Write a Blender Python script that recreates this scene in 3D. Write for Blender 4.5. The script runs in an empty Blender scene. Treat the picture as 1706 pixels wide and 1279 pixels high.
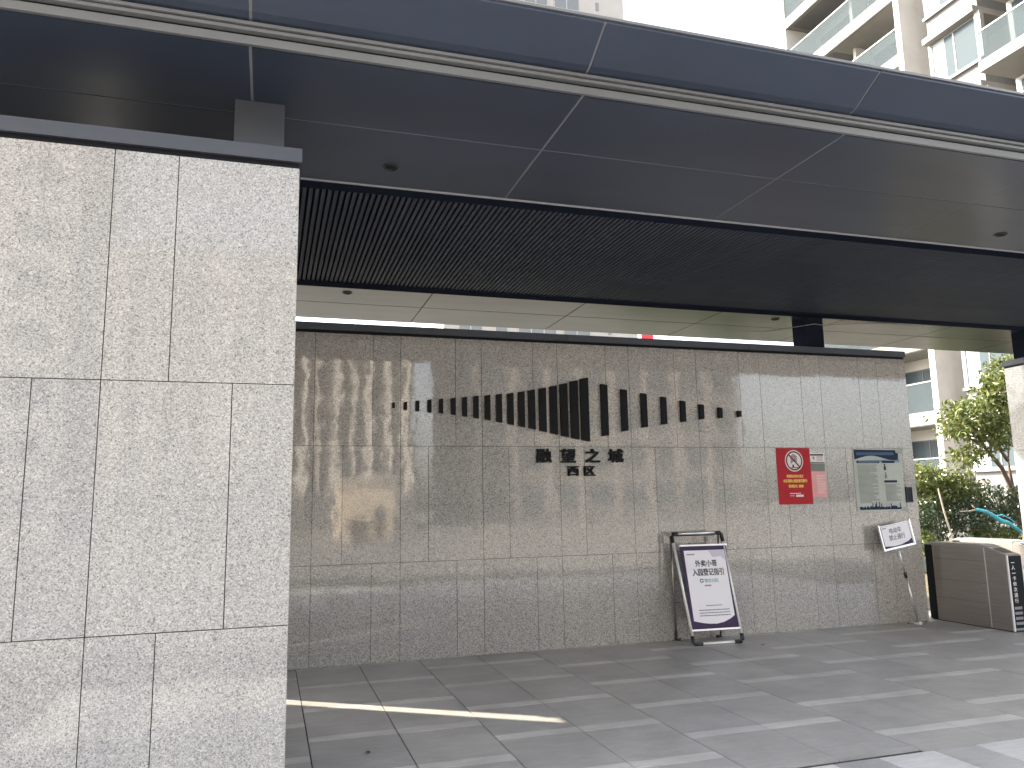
import bpy, math, random
import numpy as np
from mathutils import Vector, Matrix, Euler

SC = bpy.context.scene
COL = SC.collection
rnd = random.Random(7)

# ------------------------------------------------------------------ camera
cam_d = bpy.data.cameras.new('camera')
cam_d.sensor_width = 36.0
cam_d.lens = 36.0 * 1294.17 / 1706.0
cam_d.clip_start = 0.05
cam_d.clip_end = 1500.0
cam = bpy.data.objects.new('camera', cam_d)
COL.objects.link(cam)
RT = Vector((0.95502995, -0.29593857, -0.01838922))
DN = Vector((0.02811555, 0.15212292, -0.98796161))
FW = Vector((0.29517337, 0.9430159, 0.15360242))
cam.matrix_world = Matrix.Translation((0, -7.9177, 1.5)) @ Matrix((RT, -DN, -FW)).transposed().to_4x4()
SC.camera = cam

# ------------------------------------------------------------------ sky, sun, exposure
SUN_EL = math.radians(38.3)
SUN_DIR = Vector((-0.822 * math.cos(SUN_EL), 0.570 * math.cos(SUN_EL), math.sin(SUN_EL))).normalized()   # towards the sun
world = bpy.data.worlds.new('World')
SC.world = world
world.use_nodes = True
wn, wl = world.node_tree.nodes, world.node_tree.links
bg = wn['Background']
sky = wn.new('ShaderNodeTexSky')
sky.sky_type = 'NISHITA'
sky.sun_disc = False
sky.sun_elevation = SUN_EL
sky.sun_rotation = math.atan2(SUN_DIR.x, SUN_DIR.y)
sky.air_density = 1.0
sky.dust_density = 4.0
sky.ozone_density = 0.6
hs = wn.new('ShaderNodeHueSaturation')
hs.inputs['Saturation'].default_value = 0.40
wl.new(sky.outputs['Color'], hs.inputs['Color'])
wl.new(hs.outputs['Color'], bg.inputs['Color'])
bg.inputs['Strength'].default_value = 0.15
sd = bpy.data.lights.new('sun', 'SUN')
sd.energy = 2.7
sd.angle = math.radians(0.5)
sd.color = (1.0, 0.89, 0.72)
sun = bpy.data.objects.new('sun', sd)
COL.objects.link(sun)
sun.rotation_euler = SUN_DIR.to_track_quat('Z', 'Y').to_euler()
sun.location = (-20, 15, 30)
SC.view_settings.view_transform = 'Standard'
SC.view_settings.look = 'None'
SC.view_settings.gamma = 1.0
SC.view_settings.exposure = 2.5
SC.cycles.max_bounces = 8
SC.cycles.transparent_max_bounces = 12
SC.cycles.use_denoising = True

# ------------------------------------------------------------------ materials
def new_mat(name):
    m = bpy.data.materials.new(name)
    m.use_nodes = True
    nt = m.node_tree
    b = nt.nodes['Principled BSDF']
    return m, nt, b

def node(nt, t, **kw):
    n = nt.nodes.new(t)
    for k, v in kw.items():
        setattr(n, k, v)
    return n

def ramp(nt, src, stops, interp='LINEAR'):
    r = node(nt, 'ShaderNodeValToRGB')
    r.color_ramp.interpolation = interp
    els = r.color_ramp.elements
    els[0].position, els[0].color = stops[0][0], (*stops[0][1], 1)
    els[1].position, els[1].color = stops[1][0], (*stops[1][1], 1)
    for p, c in stops[2:]:
        e = els.new(p)
        e.color = (*c, 1)
    nt.links.new(src, r.inputs['Fac'])
    return r.outputs['Color']

def g3(v):
    return (v, v, v)

def mixc(nt, a, b, fac, mode='MIX'):
    m = node(nt, 'ShaderNodeMix', data_type='RGBA', blend_type=mode)
    if isinstance(fac, (int, float)):
        m.inputs[0].default_value = fac
    else:
        nt.links.new(fac, m.inputs[0])
    for s, i in ((a, 6), (b, 7)):
        if isinstance(s, tuple):
            m.inputs[i].default_value = (*s, 1)
        else:
            nt.links.new(s, m.inputs[i])
    return m.outputs[2]

def noise(nt, vec, scale, detail=3, rough=0.55, out='Fac'):
    n = node(nt, 'ShaderNodeTexNoise')
    n.inputs['Scale'].default_value = scale
    n.inputs['Detail'].default_value = detail
    n.inputs['Roughness'].default_value = rough
    nt.links.new(vec, n.inputs['Vector'])
    return n.outputs[out]

def wpos(nt):
    return node(nt, 'ShaderNodeNewGeometry').outputs['Position']

def scaled(nt, vec, s):
    m = node(nt, 'ShaderNodeVectorMath', operation='MULTIPLY')
    m.inputs[1].default_value = s
    nt.links.new(vec, m.inputs[0])
    return m.outputs[0]

def bump(nt, b, height, strength, dist):
    n = node(nt, 'ShaderNodeBump')
    n.inputs['Strength'].default_value = strength
    n.inputs['Distance'].default_value = dist
    nt.links.new(height, n.inputs['Height'])
    nt.links.new(n.outputs['Normal'], b.inputs['Normal'])

def plain(name, col, rough=0.5, metal=0.0, spec=0.5, var=0.0, vscale=3.0, emit=0.0):
    m, nt, b = new_mat(name)
    b.inputs['Roughness'].default_value = rough
    b.inputs['Metallic'].default_value = metal
    b.inputs['Specular IOR Level'].default_value = spec
    if var:
        p = wpos(nt)
        n1 = noise(nt, p, vscale, 5)
        c = ramp(nt, n1, [(0.3, tuple(x * (1 - var) for x in col)), (0.7, tuple(min(1, x * (1 + var)) for x in col))])
        nt.links.new(c, b.inputs['Base Color'])
    else:
        b.inputs['Base Color'].default_value = (*col, 1)
    if emit:
        b.inputs['Emission Color'].default_value = (*col, 1)
        b.inputs['Emission Strength'].default_value = emit
    return m

def granite(name, tint, rough, wav, spec=0.5, ior=1.5, k=1.0, flat_c=0.0):
    m, nt, b = new_mat(name)
    p = wpos(nt)
    v1 = node(nt, 'ShaderNodeTexVoronoi')
    v1.inputs['Scale'].default_value = 185 * k
    nt.links.new(p, v1.inputs['Vector'])
    v2 = node(nt, 'ShaderNodeTexVoronoi')
    v2.inputs['Scale'].default_value = 100 * k
    nt.links.new(p, v2.inputs['Vector'])
    s1 = node(nt, 'ShaderNodeSeparateColor')
    nt.links.new(v1.outputs['Color'], s1.inputs[0])
    s2 = node(nt, 'ShaderNodeSeparateColor')
    nt.links.new(v2.outputs['Color'], s2.inputs[0])
    c1 = ramp(nt, s1.outputs[0], [(0.0, g3(0.06)), (0.14, g3(0.18)), (0.35, g3(0.36)), (0.7, g3(0.47)), (1.0, g3(0.70))])
    c2 = ramp(nt, s2.outputs[1], [(0.0, g3(0.10)), (0.12, g3(0.24)), (0.3, g3(0.39)), (0.8, g3(0.47)), (1.0, g3(0.70))])
    c = mixc(nt, c1, c2, 0.5)
    if flat_c:
        c = mixc(nt, c, g3(0.40), flat_c)
    big = noise(nt, p, 1.1, 4)
    tone = ramp(nt, big, [(0.3, g3(0.96)), (0.7, g3(1.03))])
    c = mixc(nt, c, tone, 1.0, 'MULTIPLY')
    oi = node(nt, 'ShaderNodeObjectInfo')
    pt = ramp(nt, oi.outputs['Random'], [(0.0, (0.95, 0.95, 0.96)), (0.5, (1.0, 0.99, 0.985)), (1.0, (1.04, 1.03, 1.01))])
    c = mixc(nt, c, pt, 1.0, 'MULTIPLY')
    c = mixc(nt, c, tint, 1.0, 'MULTIPLY')
    # faint water marks running down the face
    st = noise(nt, scaled(nt, p, (9.0, 9.0, 0.5)), 1.0, 4)
    sc = ramp(nt, st, [(0.28, g3(0.94)), (0.45, g3(1.0))])
    c = mixc(nt, c, sc, 1.0, 'MULTIPLY')
    nt.links.new(c, b.inputs['Base Color'])
    b.inputs['Roughness'].default_value = rough
    b.inputs['Specular IOR Level'].default_value = spec
    b.inputs['IOR'].default_value = ior
    h = noise(nt, p, 2.6, 2)
    h2 = noise(nt, scaled(nt, p, (3.0, 3.0, 9.0)), 4.0, 2)
    hm = node(nt, 'ShaderNodeMath', operation='MULTIPLY_ADD')
    nt.links.new(h2, hm.inputs[0])
    hm.inputs[1].default_value = 0.12
    nt.links.new(h, hm.inputs[2])
    bump(nt, b, hm.outputs[0], 1.0, wav)
    return m

def metal_panel(name, col, rough=0.3, spec=0.5, metal=0.25):
    m, nt, b = new_mat(name)
    p = wpos(nt)
    n1 = noise(nt, scaled(nt, p, (0.35, 1.0, 1.0)), 1.5, 4)
    c = ramp(nt, n1, [(0.3, tuple(x * 0.86 for x in col)), (0.7, tuple(x * 1.14 for x in col))])
    oi = node(nt, 'ShaderNodeObjectInfo')
    pt = ramp(nt, oi.outputs['Random'], [(0.0, g3(0.93)), (1.0, g3(1.07))])
    c = mixc(nt, c, pt, 1.0, 'MULTIPLY')
    nt.links.new(c, b.inputs['Base Color'])
    r = noise(nt, scaled(nt, p, (0.5, 3.0, 3.0)), 2.0, 4)
    rr = node(nt, 'ShaderNodeMapRange')
    rr.inputs['To Min'].default_value = rough * 0.85
    rr.inputs['To Max'].default_value = rough * 1.2
    nt.links.new(r, rr.inputs['Value'])
    nt.links.new(rr.outputs[0], b.inputs['Roughness'])
    b.inputs['Metallic'].default_value = metal
    b.inputs['Specular IOR Level'].default_value = spec
    return m

def paving(name, col, rough, streak=(2.0, 14.0, 1.0), var=0.16):
    m, nt, b = new_mat(name)
    p = wpos(nt)
    n1 = noise(nt, p, 2.3, 6, 0.6)
    n2 = noise(nt, scaled(nt, p, streak), 2.0, 5, 0.6)
    n3 = noise(nt, p, 160, 2)
    lo, hi = tuple(x * (1 - var) for x in col), tuple(x * (1 + var) for x in col)
    c = ramp(nt, n1, [(0.3, lo), (0.7, hi)])
    s = ramp(nt, n2, [(0.3, g3(0.88)), (0.7, g3(1.10))])
    f = ramp(nt, n3, [(0.3, g3(0.86)), (0.7, g3(1.12))])
    c = mixc(nt, c, s, 1.0, 'MULTIPLY')
    c = mixc(nt, c, f, 1.0, 'MULTIPLY')
    oi = node(nt, 'ShaderNodeObjectInfo')
    pt = ramp(nt, oi.outputs['Random'], [(0.0, (0.94, 0.94, 0.95)), (0.5, (1.0, 0.99, 0.975)), (1.0, (1.05, 1.04, 1.02))])
    c = mixc(nt, c, pt, 1.0, 'MULTIPLY')
    # scattered dirt marks and pale scuffs
    d = noise(nt, scaled(nt, p, (5.0, 9.0, 1.0)), 1.3, 6, 0.7)
    dc = ramp(nt, d, [(0.27, g3(0.62)), (0.36, g3(1.0)), (0.68, g3(1.0)), (0.76, g3(1.22))])
    c = mixc(nt, c, dc, 1.0, 'MULTIPLY')
    nt.links.new(c, b.inputs['Base Color'])
    rr = node(nt, 'ShaderNodeMapRange')
    rr.inputs['To Min'].default_value = rough - 0.08
    rr.inputs['To Max'].default_value = rough + 0.1
    nt.links.new(n2, rr.inputs['Value'])
    nt.links.new(rr.outputs[0], b.inputs['Roughness'])
    bump(nt, b, n3, 0.25, 0.002)
    return m

def leaf_mat(name, stops, rough=0.42, trans=0.35):
    m, nt, b = new_mat(name)
    g = node(nt, 'ShaderNodeNewGeometry')
    c = ramp(nt, g.outputs['Random Per Island'], stops)
    nt.links.new(c, b.inputs['Base Color'])
    b.inputs['Roughness'].default_value = rough
    tr = node(nt, 'ShaderNodeBsdfTranslucent')
    nt.links.new(c, tr.inputs['Color'])
    mx = node(nt, 'ShaderNodeMixShader')
    mx.inputs[0].default_value = trans
    nt.links.new(b.outputs[0], mx.inputs[1])
    nt.links.new(tr.outputs[0], mx.inputs[2])
    nt.links.new(mx.outputs[0], nt.nodes['Material Output'].inputs['Surface'])
    return m

def clear_glass(name, tint, body, fac):
    m, nt, b = new_mat(name)
    t = node(nt, 'ShaderNodeBsdfTransparent')
    t.inputs['Color'].default_value = (*tint, 1)
    b.inputs['Base Color'].default_value = (*body, 1)
    b.inputs['Roughness'].default_value = 0.10
    b.inputs['Specular IOR Level'].default_value = 0.02
    mx = node(nt, 'ShaderNodeMixShader')
    mx.inputs[0].default_value = fac
    nt.links.new(t.outputs[0], mx.inputs[1])
    nt.links.new(b.outputs[0], mx.inputs[2])
    nt.links.new(mx.outputs[0], nt.nodes['Material Output'].inputs['Surface'])
    return m

M = {}
M['granite'] = granite('polished_granite', (0.91, 0.875, 0.825), 0.035, 0.0015, 0.75, 1.58)
M['granite_pier'] = granite('pier_lit_granite', (0.88, 0.868, 0.845), 0.06, 0.0014, 0.52, 1.5, 1.2, 0.06)  # same stone as the wall; tint and weaker reflection stand in for its light
M['mortar'] = plain('dark_joint', (0.05, 0.048, 0.045), 0.9)
M['canopy'] = metal_panel('dark_aluminium', (0.046, 0.059, 0.090), 0.30)
M['cap'] = metal_panel('cap_aluminium', (0.080, 0.089, 0.108), 0.42, 0.3)
M['slat'] = metal_panel('slat_aluminium', (0.052, 0.061, 0.082), 0.6, 0.15, 0.0)
M['border'] = metal_panel('border_aluminium', (0.016, 0.020, 0.032), 0.8, 0.0, 0.0)
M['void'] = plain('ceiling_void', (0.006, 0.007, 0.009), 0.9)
M['seal'] = plain('grey_sealant', (0.19, 0.20, 0.22), 0.6, var=0.1)
M['trim'] = metal_panel('pale_trim', (0.165, 0.17, 0.175), 0.4)
M['tile'] = paving('dark_stone_tile', (0.385, 0.375, 0.365), 0.40)
M['strip'] = paving('light_stone_strip', (0.54, 0.525, 0.505), 0.45)
M['plaza_grey'] = paving('plaza_grey_stone', (0.40, 0.395, 0.39), 0.5)
M['plaza_white'] = paving('plaza_white_stone', (0.60, 0.59, 0.575), 0.5, var=0.08)
M['ground'] = paving('ground_stone', (0.23, 0.22, 0.205), 0.75)
M['garden'] = plain('garden_soil', (0.10, 0.085, 0.05), 0.95, var=0.4, vscale=4)
M['added_lawn'] = plain('added_lawn_grass', (0.10, 0.094, 0.072), 0.9, var=0.3, vscale=0.8)  # dark ground colour chosen to dim the rear soffit
M['black'] = plain('black_paint', (0.008, 0.009, 0.012), 0.45, spec=0.12)
M['plastic'] = plain('black_plastic', (0.02, 0.02, 0.021), 0.45)
M['alu'] = plain('brushed_aluminium', (0.78, 0.78, 0.78), 0.32, metal=0.9)
M['lid'] = plain('satin_steel_lid', (0.42, 0.40, 0.38), 0.45, metal=0.5)
M['bead'] = plain('pale_edge_bead', (0.36, 0.37, 0.40), 0.5)
M['whitealu'] = plain('white_aluminium_tube', (0.80, 0.80, 0.80), 0.35, metal=0.2)
M['steel'] = None
M['paper'] = plain('white_paper', (0.82, 0.80, 0.85), 0.45)
M['paper_lilac'] = plain('lilac_print', (0.58, 0.54, 0.66), 0.45)
M['purple'] = plain('purple_print', (0.045, 0.026, 0.075), 0.5, spec=0.25)
M['ink'] = plain('black_ink', (0.02, 0.02, 0.022), 0.5)
M['ink_grey'] = plain('grey_ink', (0.22, 0.21, 0.22), 0.5)
M['ink_green'] = plain('green_ink', (0.03, 0.20, 0.15), 0.5)
M['red'] = plain('red_poster_paper', (0.40, 0.008, 0.018), 0.55, spec=0.25, var=0.08, vscale=6)
M['yellow'] = plain('yellow_ink', (0.80, 0.56, 0.10), 0.5)
M['offwhite'] = plain('offwhite_ink', (0.72, 0.66, 0.64), 0.5)
M['darkred'] = plain('dark_red_ink', (0.09, 0.01, 0.02), 0.5)
M['pink'] = plain('pink_paper', (0.70, 0.32, 0.31), 0.6, var=0.06, vscale=5)
M['notice'] = plain('notice_paper', (0.42, 0.455, 0.41), 0.5, spec=0.3, var=0.10, vscale=3)
M['navy'] = plain('navy_ink', (0.012, 0.020, 0.055), 0.6, spec=0.2)
M['midblue'] = plain('mid_blue_ink', (0.06, 0.11, 0.20), 0.6, spec=0.2)
M['paleblue'] = plain('pale_blue_ink', (0.20, 0.29, 0.37), 0.6, spec=0.2)
M['body_grey'] = plain('body_text_grey', (0.15, 0.165, 0.15), 0.5)
M['bark'] = plain('bark', (0.11, 0.085, 0.065), 0.9, var=0.35, vscale=14)
M['bark_pale'] = plain('pale_bark', (0.33, 0.29, 0.25), 0.9, var=0.25, vscale=14)
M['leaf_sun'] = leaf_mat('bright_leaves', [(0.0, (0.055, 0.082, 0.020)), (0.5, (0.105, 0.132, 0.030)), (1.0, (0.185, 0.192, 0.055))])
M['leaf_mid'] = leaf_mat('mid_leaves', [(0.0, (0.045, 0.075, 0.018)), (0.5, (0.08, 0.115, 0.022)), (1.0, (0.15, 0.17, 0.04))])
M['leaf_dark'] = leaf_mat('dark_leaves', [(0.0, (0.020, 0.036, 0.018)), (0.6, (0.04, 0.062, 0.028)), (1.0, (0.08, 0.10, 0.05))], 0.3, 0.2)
M['cyan'] = plain('cyan_wrap', (0.05, 0.36, 0.46), 0.5, var=0.15, vscale=12)
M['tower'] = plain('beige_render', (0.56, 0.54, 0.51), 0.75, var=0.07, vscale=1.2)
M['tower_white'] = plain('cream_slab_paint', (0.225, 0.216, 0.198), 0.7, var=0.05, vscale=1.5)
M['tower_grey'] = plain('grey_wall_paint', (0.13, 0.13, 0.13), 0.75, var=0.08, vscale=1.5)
M['frame'] = plain('window_frame_grey', (0.22, 0.22, 0.225), 0.45, metal=0.2)
M['dark_frame'] = plain('dark_window_frame', (0.07, 0.07, 0.075), 0.45)
M['pane'] = plain('window_glass', (0.065, 0.083, 0.092), 0.06, spec=0.03)
M['far_pane'] = plain('far_window_glass', (0.20, 0.21, 0.215), 0.3, spec=0.2)
M['rail_glass'] = clear_glass('railing_glass', (0.72, 0.77, 0.78), (0.075, 0.092, 0.10), 0.5)
M['curtain'] = plain('pale_curtain', (0.26, 0.30, 0.30), 0.8)
M['lamp'] = plain('lit_balcony_lamp', (1.0, 0.72, 0.30), 0.5, emit=6.0)
M['far_beige'] = plain('far_beige_render', (0.42, 0.39, 0.36), 0.8, var=0.06, vscale=0.5)
M['far_white'] = plain('far_white_render', (0.48, 0.47, 0.45), 0.8, var=0.05, vscale=0.5)
M['refl_dark'] = plain('shaded_curtain_wall', (0.17, 0.162, 0.155), 0.6, var=0.1, vscale=0.6)
M['b2_band'] = plain('taupe_stone', (0.27, 0.25, 0.23), 0.7, var=0.1, vscale=0.6)
M['fin'] = plain('pale_stone_fin', (0.72, 0.67, 0.59), 0.7, var=0.1, vscale=0.8)
M['kiosk'] = plain('tan_wall_paint', (0.64, 0.53, 0.40), 0.8, var=0.08, vscale=1.0)
M['banner_red'] = plain('red_banner', (0.6, 0.03, 0.05), 0.6)
M['panel_green'] = plain('pale_green_panel', (0.40, 0.47, 0.42), 0.4)

def steel_mat():
    m, nt, b = new_mat('brushed_steel')
    p = wpos(nt)
    n1 = noise(nt, scaled(nt, p, (1.0, 1.0, 60.0)), 4.0, 3)
    c = ramp(nt, n1, [(0.3, (0.36, 0.33, 0.31)), (0.7, (0.46, 0.43, 0.41))])
    nt.links.new(c, b.inputs['Base Color'])
    b.inputs['Metallic'].default_value = 0.9
    b.inputs['Roughness'].default_value = 0.30
    h = noise(nt, p, 2.0, 2)
    bump(nt, b, h, 0.8, 0.01)
    return m
M['steel'] = steel_mat()

# ------------------------------------------------------------------ building blocks
CACHE = {}
def raw_mesh(verts, faces, mat, name='mesh'):
    me = bpy.data.meshes.new(name)
    me.from_pydata([tuple(v) for v in verts], [], faces)
    me.materials.append(M[mat])
    me.update()
    return me

BOXF = [(0, 1, 3, 2), (4, 6, 7, 5), (0, 4, 5, 1), (2, 3, 7, 6), (0, 2, 6, 4), (1, 5, 7, 3)]
def box_mesh(sx, sy, sz, mat):
    k = ('box', round(sx, 4), round(sy, 4), round(sz, 4), mat)
    if k not in CACHE:
        v = [(x * sx / 2, y * sy / 2, z * sz / 2) for x in (-1, 1) for y in (-1, 1) for z in (-1, 1)]
        me = raw_mesh(v, BOXF, mat)
        me.validate()
        CACHE[k] = me
    return CACHE[k]

def merge(parts, mat):
    """parts: list of (verts, faces) -> one mesh"""
    V, F = [], []
    for v, f in parts:
        o = len(V)
        V += [tuple(x) for x in v]
        F += [tuple(i + o for i in q) for q in f]
    return raw_mesh(V, F, mat)

def boxgeo(x0, x1, y0, y1, z0, z1):
    return [(x, y, z) for x in (x0, x1) for y in (y0, y1) for z in (z0, z1)], BOXF

def rbox(w, h, r, d0, d1, n=4):
    """rounded rectangle in XY extruded in Z"""
    pts = []
    for cx, cy, a0 in ((w/2-r, h/2-r, 0), (-w/2+r, h/2-r, 90), (-w/2+r, -h/2+r, 180), (w/2-r, -h/2+r, 270)):
        for i in range(n + 1):
            a = math.radians(a0 + 90 * i / n)
            pts.append((cx + r * math.cos(a), cy + r * math.sin(a)))
    return prism(pts, d0, d1)

def prism(pts, d0, d1):
    n = len(pts)
    V = [(x, y, d0) for x, y in pts] + [(x, y, d1) for x, y in pts]
    F = [tuple(range(n - 1, -1, -1)), tuple(range(n, 2 * n))]
    F += [(i, (i + 1) % n, n + (i + 1) % n, n + i) for i in range(n)]
    return V, F

def disc(r, n=24, cx=0, cy=0):
    return [(cx + r * math.cos(2 * math.pi * i / n), cy + r * math.sin(2 * math.pi * i / n)) for i in range(n)]

def tube_geo(path, radii, n=8):
    """tapered tube along a list of points"""
    path = [Vector(p) for p in path]
    if isinstance(radii, (int, float)):
        radii = [radii] * len(path)
    V, F = [], []
    up = Vector((0, 0, 1))
    for i, p in enumerate(path):
        a = path[max(0, i - 1)]
        b = path[min(len(path) - 1, i + 1)]
        t = (b - a).normalized()
        s = t.cross(up if abs(t.z) < 0.95 else Vector((1, 0, 0))).normalized()
        u = s.cross(t)
        for k in range(n):
            an = 2 * math.pi * k / n
            V.append(p + (s * math.cos(an) + u * math.sin(an)) * radii[i])
    for i in range(len(path) - 1):
        for k in range(n):
            F.append((i * n + k, i * n + (k + 1) % n, (i + 1) * n + (k + 1) % n, (i + 1) * n + k))
    F.append(tuple(range(n - 1, -1, -1)))
    F.append(tuple(range((len(path) - 1) * n, len(path) * n)))
    return V, F

def obj(name, me, parent=None, loc=(0, 0, 0), rot=None):
    o = bpy.data.objects.new(name, me)
    COL.objects.link(o)
    if parent is not None:
        o.parent = parent
    o.location = loc
    if rot is not None:
        o.rotation_euler = rot.to_euler() if isinstance(rot, Matrix) else rot
    return o

def thing(name, label, cat, loc=(0, 0, 0), rot=None, group=None):
    o = bpy.data.objects.new(name, None)
    o.empty_display_size = 0.2
    COL.objects.link(o)
    o.location = loc
    if rot is not None:
        o.rotation_euler = rot.to_euler() if isinstance(rot, Matrix) else rot
    o['label'] = label
    o['category'] = cat
    if group:
        o['group'] = group
    return o

def tag(o, label, cat, group=None):
    o['label'] = label
    o['category'] = cat
    if group:
        o['group'] = group
    return o

def bx(name, x0, x1, y0, y1, z0, z1, mat, parent=None, origin=None):
    """box given by world bounds, as a child of an unrotated parent"""
    o = Vector(origin if origin is not None else (parent['_o'] if parent is not None and '_o' in parent else (0, 0, 0)))
    c = Vector(((x0 + x1) / 2, (y0 + y1) / 2, (z0 + z1) / 2)) - o
    ob = obj(name, box_mesh(x1 - x0, y1 - y0, z1 - z0, mat), parent, c)
    return ob

ORI = {}
def T(name, label, cat, loc, group=None):
    t = thing(name, label, cat, loc, None, group)
    ORI[t.name] = Vector(loc)
    return t

def B(t, name, x0, x1, y0, y1, z0, z1, mat):
    ob = bx(name, x0, x1, y0, y1, z0, z1, mat, t, ORI[t.name])
    ORI[ob.name] = Vector(((x0 + x1) / 2, (y0 + y1) / 2, (z0 + z1) / 2))
    return ob

def G(t, name, geo, mat, smooth=False):
    """mesh in world coordinates under an unrotated thing"""
    o = ORI[t.name]
    v, f = geo
    me = raw_mesh([Vector(p) - o for p in v], f, mat)
    if smooth:
        for p in me.polygons:
            p.use_smooth = True
    ob = obj(name, me, t)
    ORI[ob.name] = o
    return ob

def structure(o):
    o['kind'] = 'structure'
    return o

WALLROT = Matrix(((1, 0, 0), (0, 0, -1), (0, 1, 0)))     # local x right, y up, z out of the wall (towards -Y)

TXT = {}
def text_mesh(body, bold, extrude, mat):
    k = (body, bold, extrude, mat)
    if k in TXT:
        return TXT[k]
    c = bpy.data.curves.new('lettering', 'FONT')
    c.body = body
    c.size = 1.0
    c.offset = bold
    c.extrude = extrude
    c.resolution_u = 2
    o = bpy.data.objects.new('lettering', c)
    COL.objects.link(o)
    dg = bpy.context.evaluated_depsgraph_get()
    dg.update()
    me = bpy.data.meshes.new_from_object(o.evaluated_get(dg))
    bpy.data.objects.remove(o)
    bpy.data.curves.remove(c)
    me.materials.clear()
    me.materials.append(M[mat])
    TXT[k] = me
    return me

def lettering(parent, body, x0, x1, y0, y1, z, mat, bold=0.0, depth=0.0006, name='lettering'):
    """text fitted into a rectangle of the parent's local XY plane"""
    src = text_mesh(body, 0.0, 0.5, mat)
    co = np.empty(len(src.vertices) * 3)
    src.vertices.foreach_get('co', co)
    co = co.reshape(-1, 3)
    lo, hi = co.min(0), co.max(0)
    out = np.empty_like(co)
    out[:, 0] = x0 + (co[:, 0] - lo[0]) / max(1e-6, hi[0] - lo[0]) * (x1 - x0)
    out[:, 1] = y0 + (co[:, 1] - lo[1]) / max(1e-6, hi[1] - lo[1]) * (y1 - y0)
    out[:, 2] = z + (co[:, 2] - lo[2]) / max(1e-6, hi[2] - lo[2]) * depth
    faces = [tuple(p.vertices) for p in src.polygons]
    k = bold * (y1 - y0)
    V, F = [], []
    for i, (sx, sy) in enumerate(((0, 0), (-k, -k), (k, -k), (-k, k), (k, k)) if bold else ((0, 0),)):
        o = len(V)
        V += [(p[0] + sx, p[1] + sy, p[2] + (0.00012 * i if p[2] > z + depth * 0.5 else 0)) for p in out]
        F += [tuple(q + o for q in f) for f in faces]
    return obj(name, raw_mesh(V, F, mat), parent)

def flat(parent, name, pts, z0, z1, mat):
    v, f = prism(pts, z0, z1)
    return obj(name, raw_mesh(v, f, mat), parent)

def rect(x0, x1, y0, y1):
    return [(x0, y0), (x1, y0), (x1, y1), (x0, y1)]

def text_rows(parent, x0, x1, y0, y1, n, z, mat, seed=1, name='small_print', fill=0.5, word=0.03):
    """rows of print too small to read: one flat mesh of short dashes"""
    r = random.Random(seed)
    parts = []
    h = (y1 - y0) / n
    for i in range(n):
        yy = y1 - (i + 0.5) * h
        x = x0
        end = x1 if r.random() < 0.6 else x0 + (x1 - x0) * r.uniform(0.55, 0.98)
        while x < end - word * 0.3:
            w = min(end - x, word * r.uniform(0.5, 1.4))
            parts.append(prism(rect(x, x + w * 0.9, yy - h * fill / 2, yy + h * fill / 2), z, z + 0.0005))
            x += w
    return obj(name, merge(parts, mat), parent)

# ------------------------------------------------------------------ ground and paving
def grid_sheet(x0, x1, y0, y1, z, mat):
    return raw_mesh([(x0, y0, z), (x1, y0, z), (x1, y1, z), (x0, y1, z)], [(0, 1, 2, 3)], mat)

gnd = structure(obj('ground', grid_sheet(-400, 400, -400, 400, -0.03, 'ground')))
bed = structure(obj('pavement', grid_sheet(-6.0, 14.0, -9.5, 0.9, -0.012, 'mortar')))
bed['label'] = 'dark grey stone paving with pale strips under the canopy'

PX, PY, SW, GAP = 0.29, 0.79, 0.12, 0.008
for col in range(-3, 19):
    xa = PX + 0.585 * col
    pair = col // 2
    off = 0.0 if pair % 2 == 0 else 0.395
    k = 0
    y = 0.60 - off + 0.035
    y = 1.58 - off - 0.79 + 0.0
    # strips are centred on y = -off' - 0.79 k
    y = 0.79 - (0.0 if pair % 2 == 0 else 0.395)
    while y > -3.94:
        s1, s0 = y + SW / 2, y - SW / 2                # light strip
        t1, t0 = s0, y - PY + SW / 2                   # dark tile in front of it
        for nm, a, b_, mt in (('pale_paving_strip', s0, s1, 'strip'), ('paving_tile', t0, t1, 'tile')):
            lo, hi = max(a, -3.94), min(b_, 0.75)
            if hi - lo < 0.03:
                continue
            dz = rnd.uniform(-0.0012, 0.0008)
            obj(nm, box_mesh(0.585 - GAP, hi - lo - GAP * 0.7, 0.03, mt), bed, (xa + 0.2925, (lo + hi) / 2, -0.015 + dz))
        y -= PY
# plaza band in front of the canopy: alternate white and grey stones
x = -1.6
i = 0
while x < 9.5:
    w = 0.41 if i % 2 == 0 else 0.31
    mt = 'plaza_white' if i % 2 == 0 else 'plaza_grey'
    nm = 'white_plaza_slab' if i % 2 == 0 else 'grey_plaza_slab'
    yy = -3.94
    for j in range(4):
        L = 0.9
        if i % 2 == 0 or True:
            obj(nm, box_mesh(w - GAP, L - GAP, 0.03, mt), bed, (x + w / 2, yy - L / 2, -0.015 + rnd.uniform(-0.001, 0.001)))
        yy -= L
    x += w
    i += 1

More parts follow.
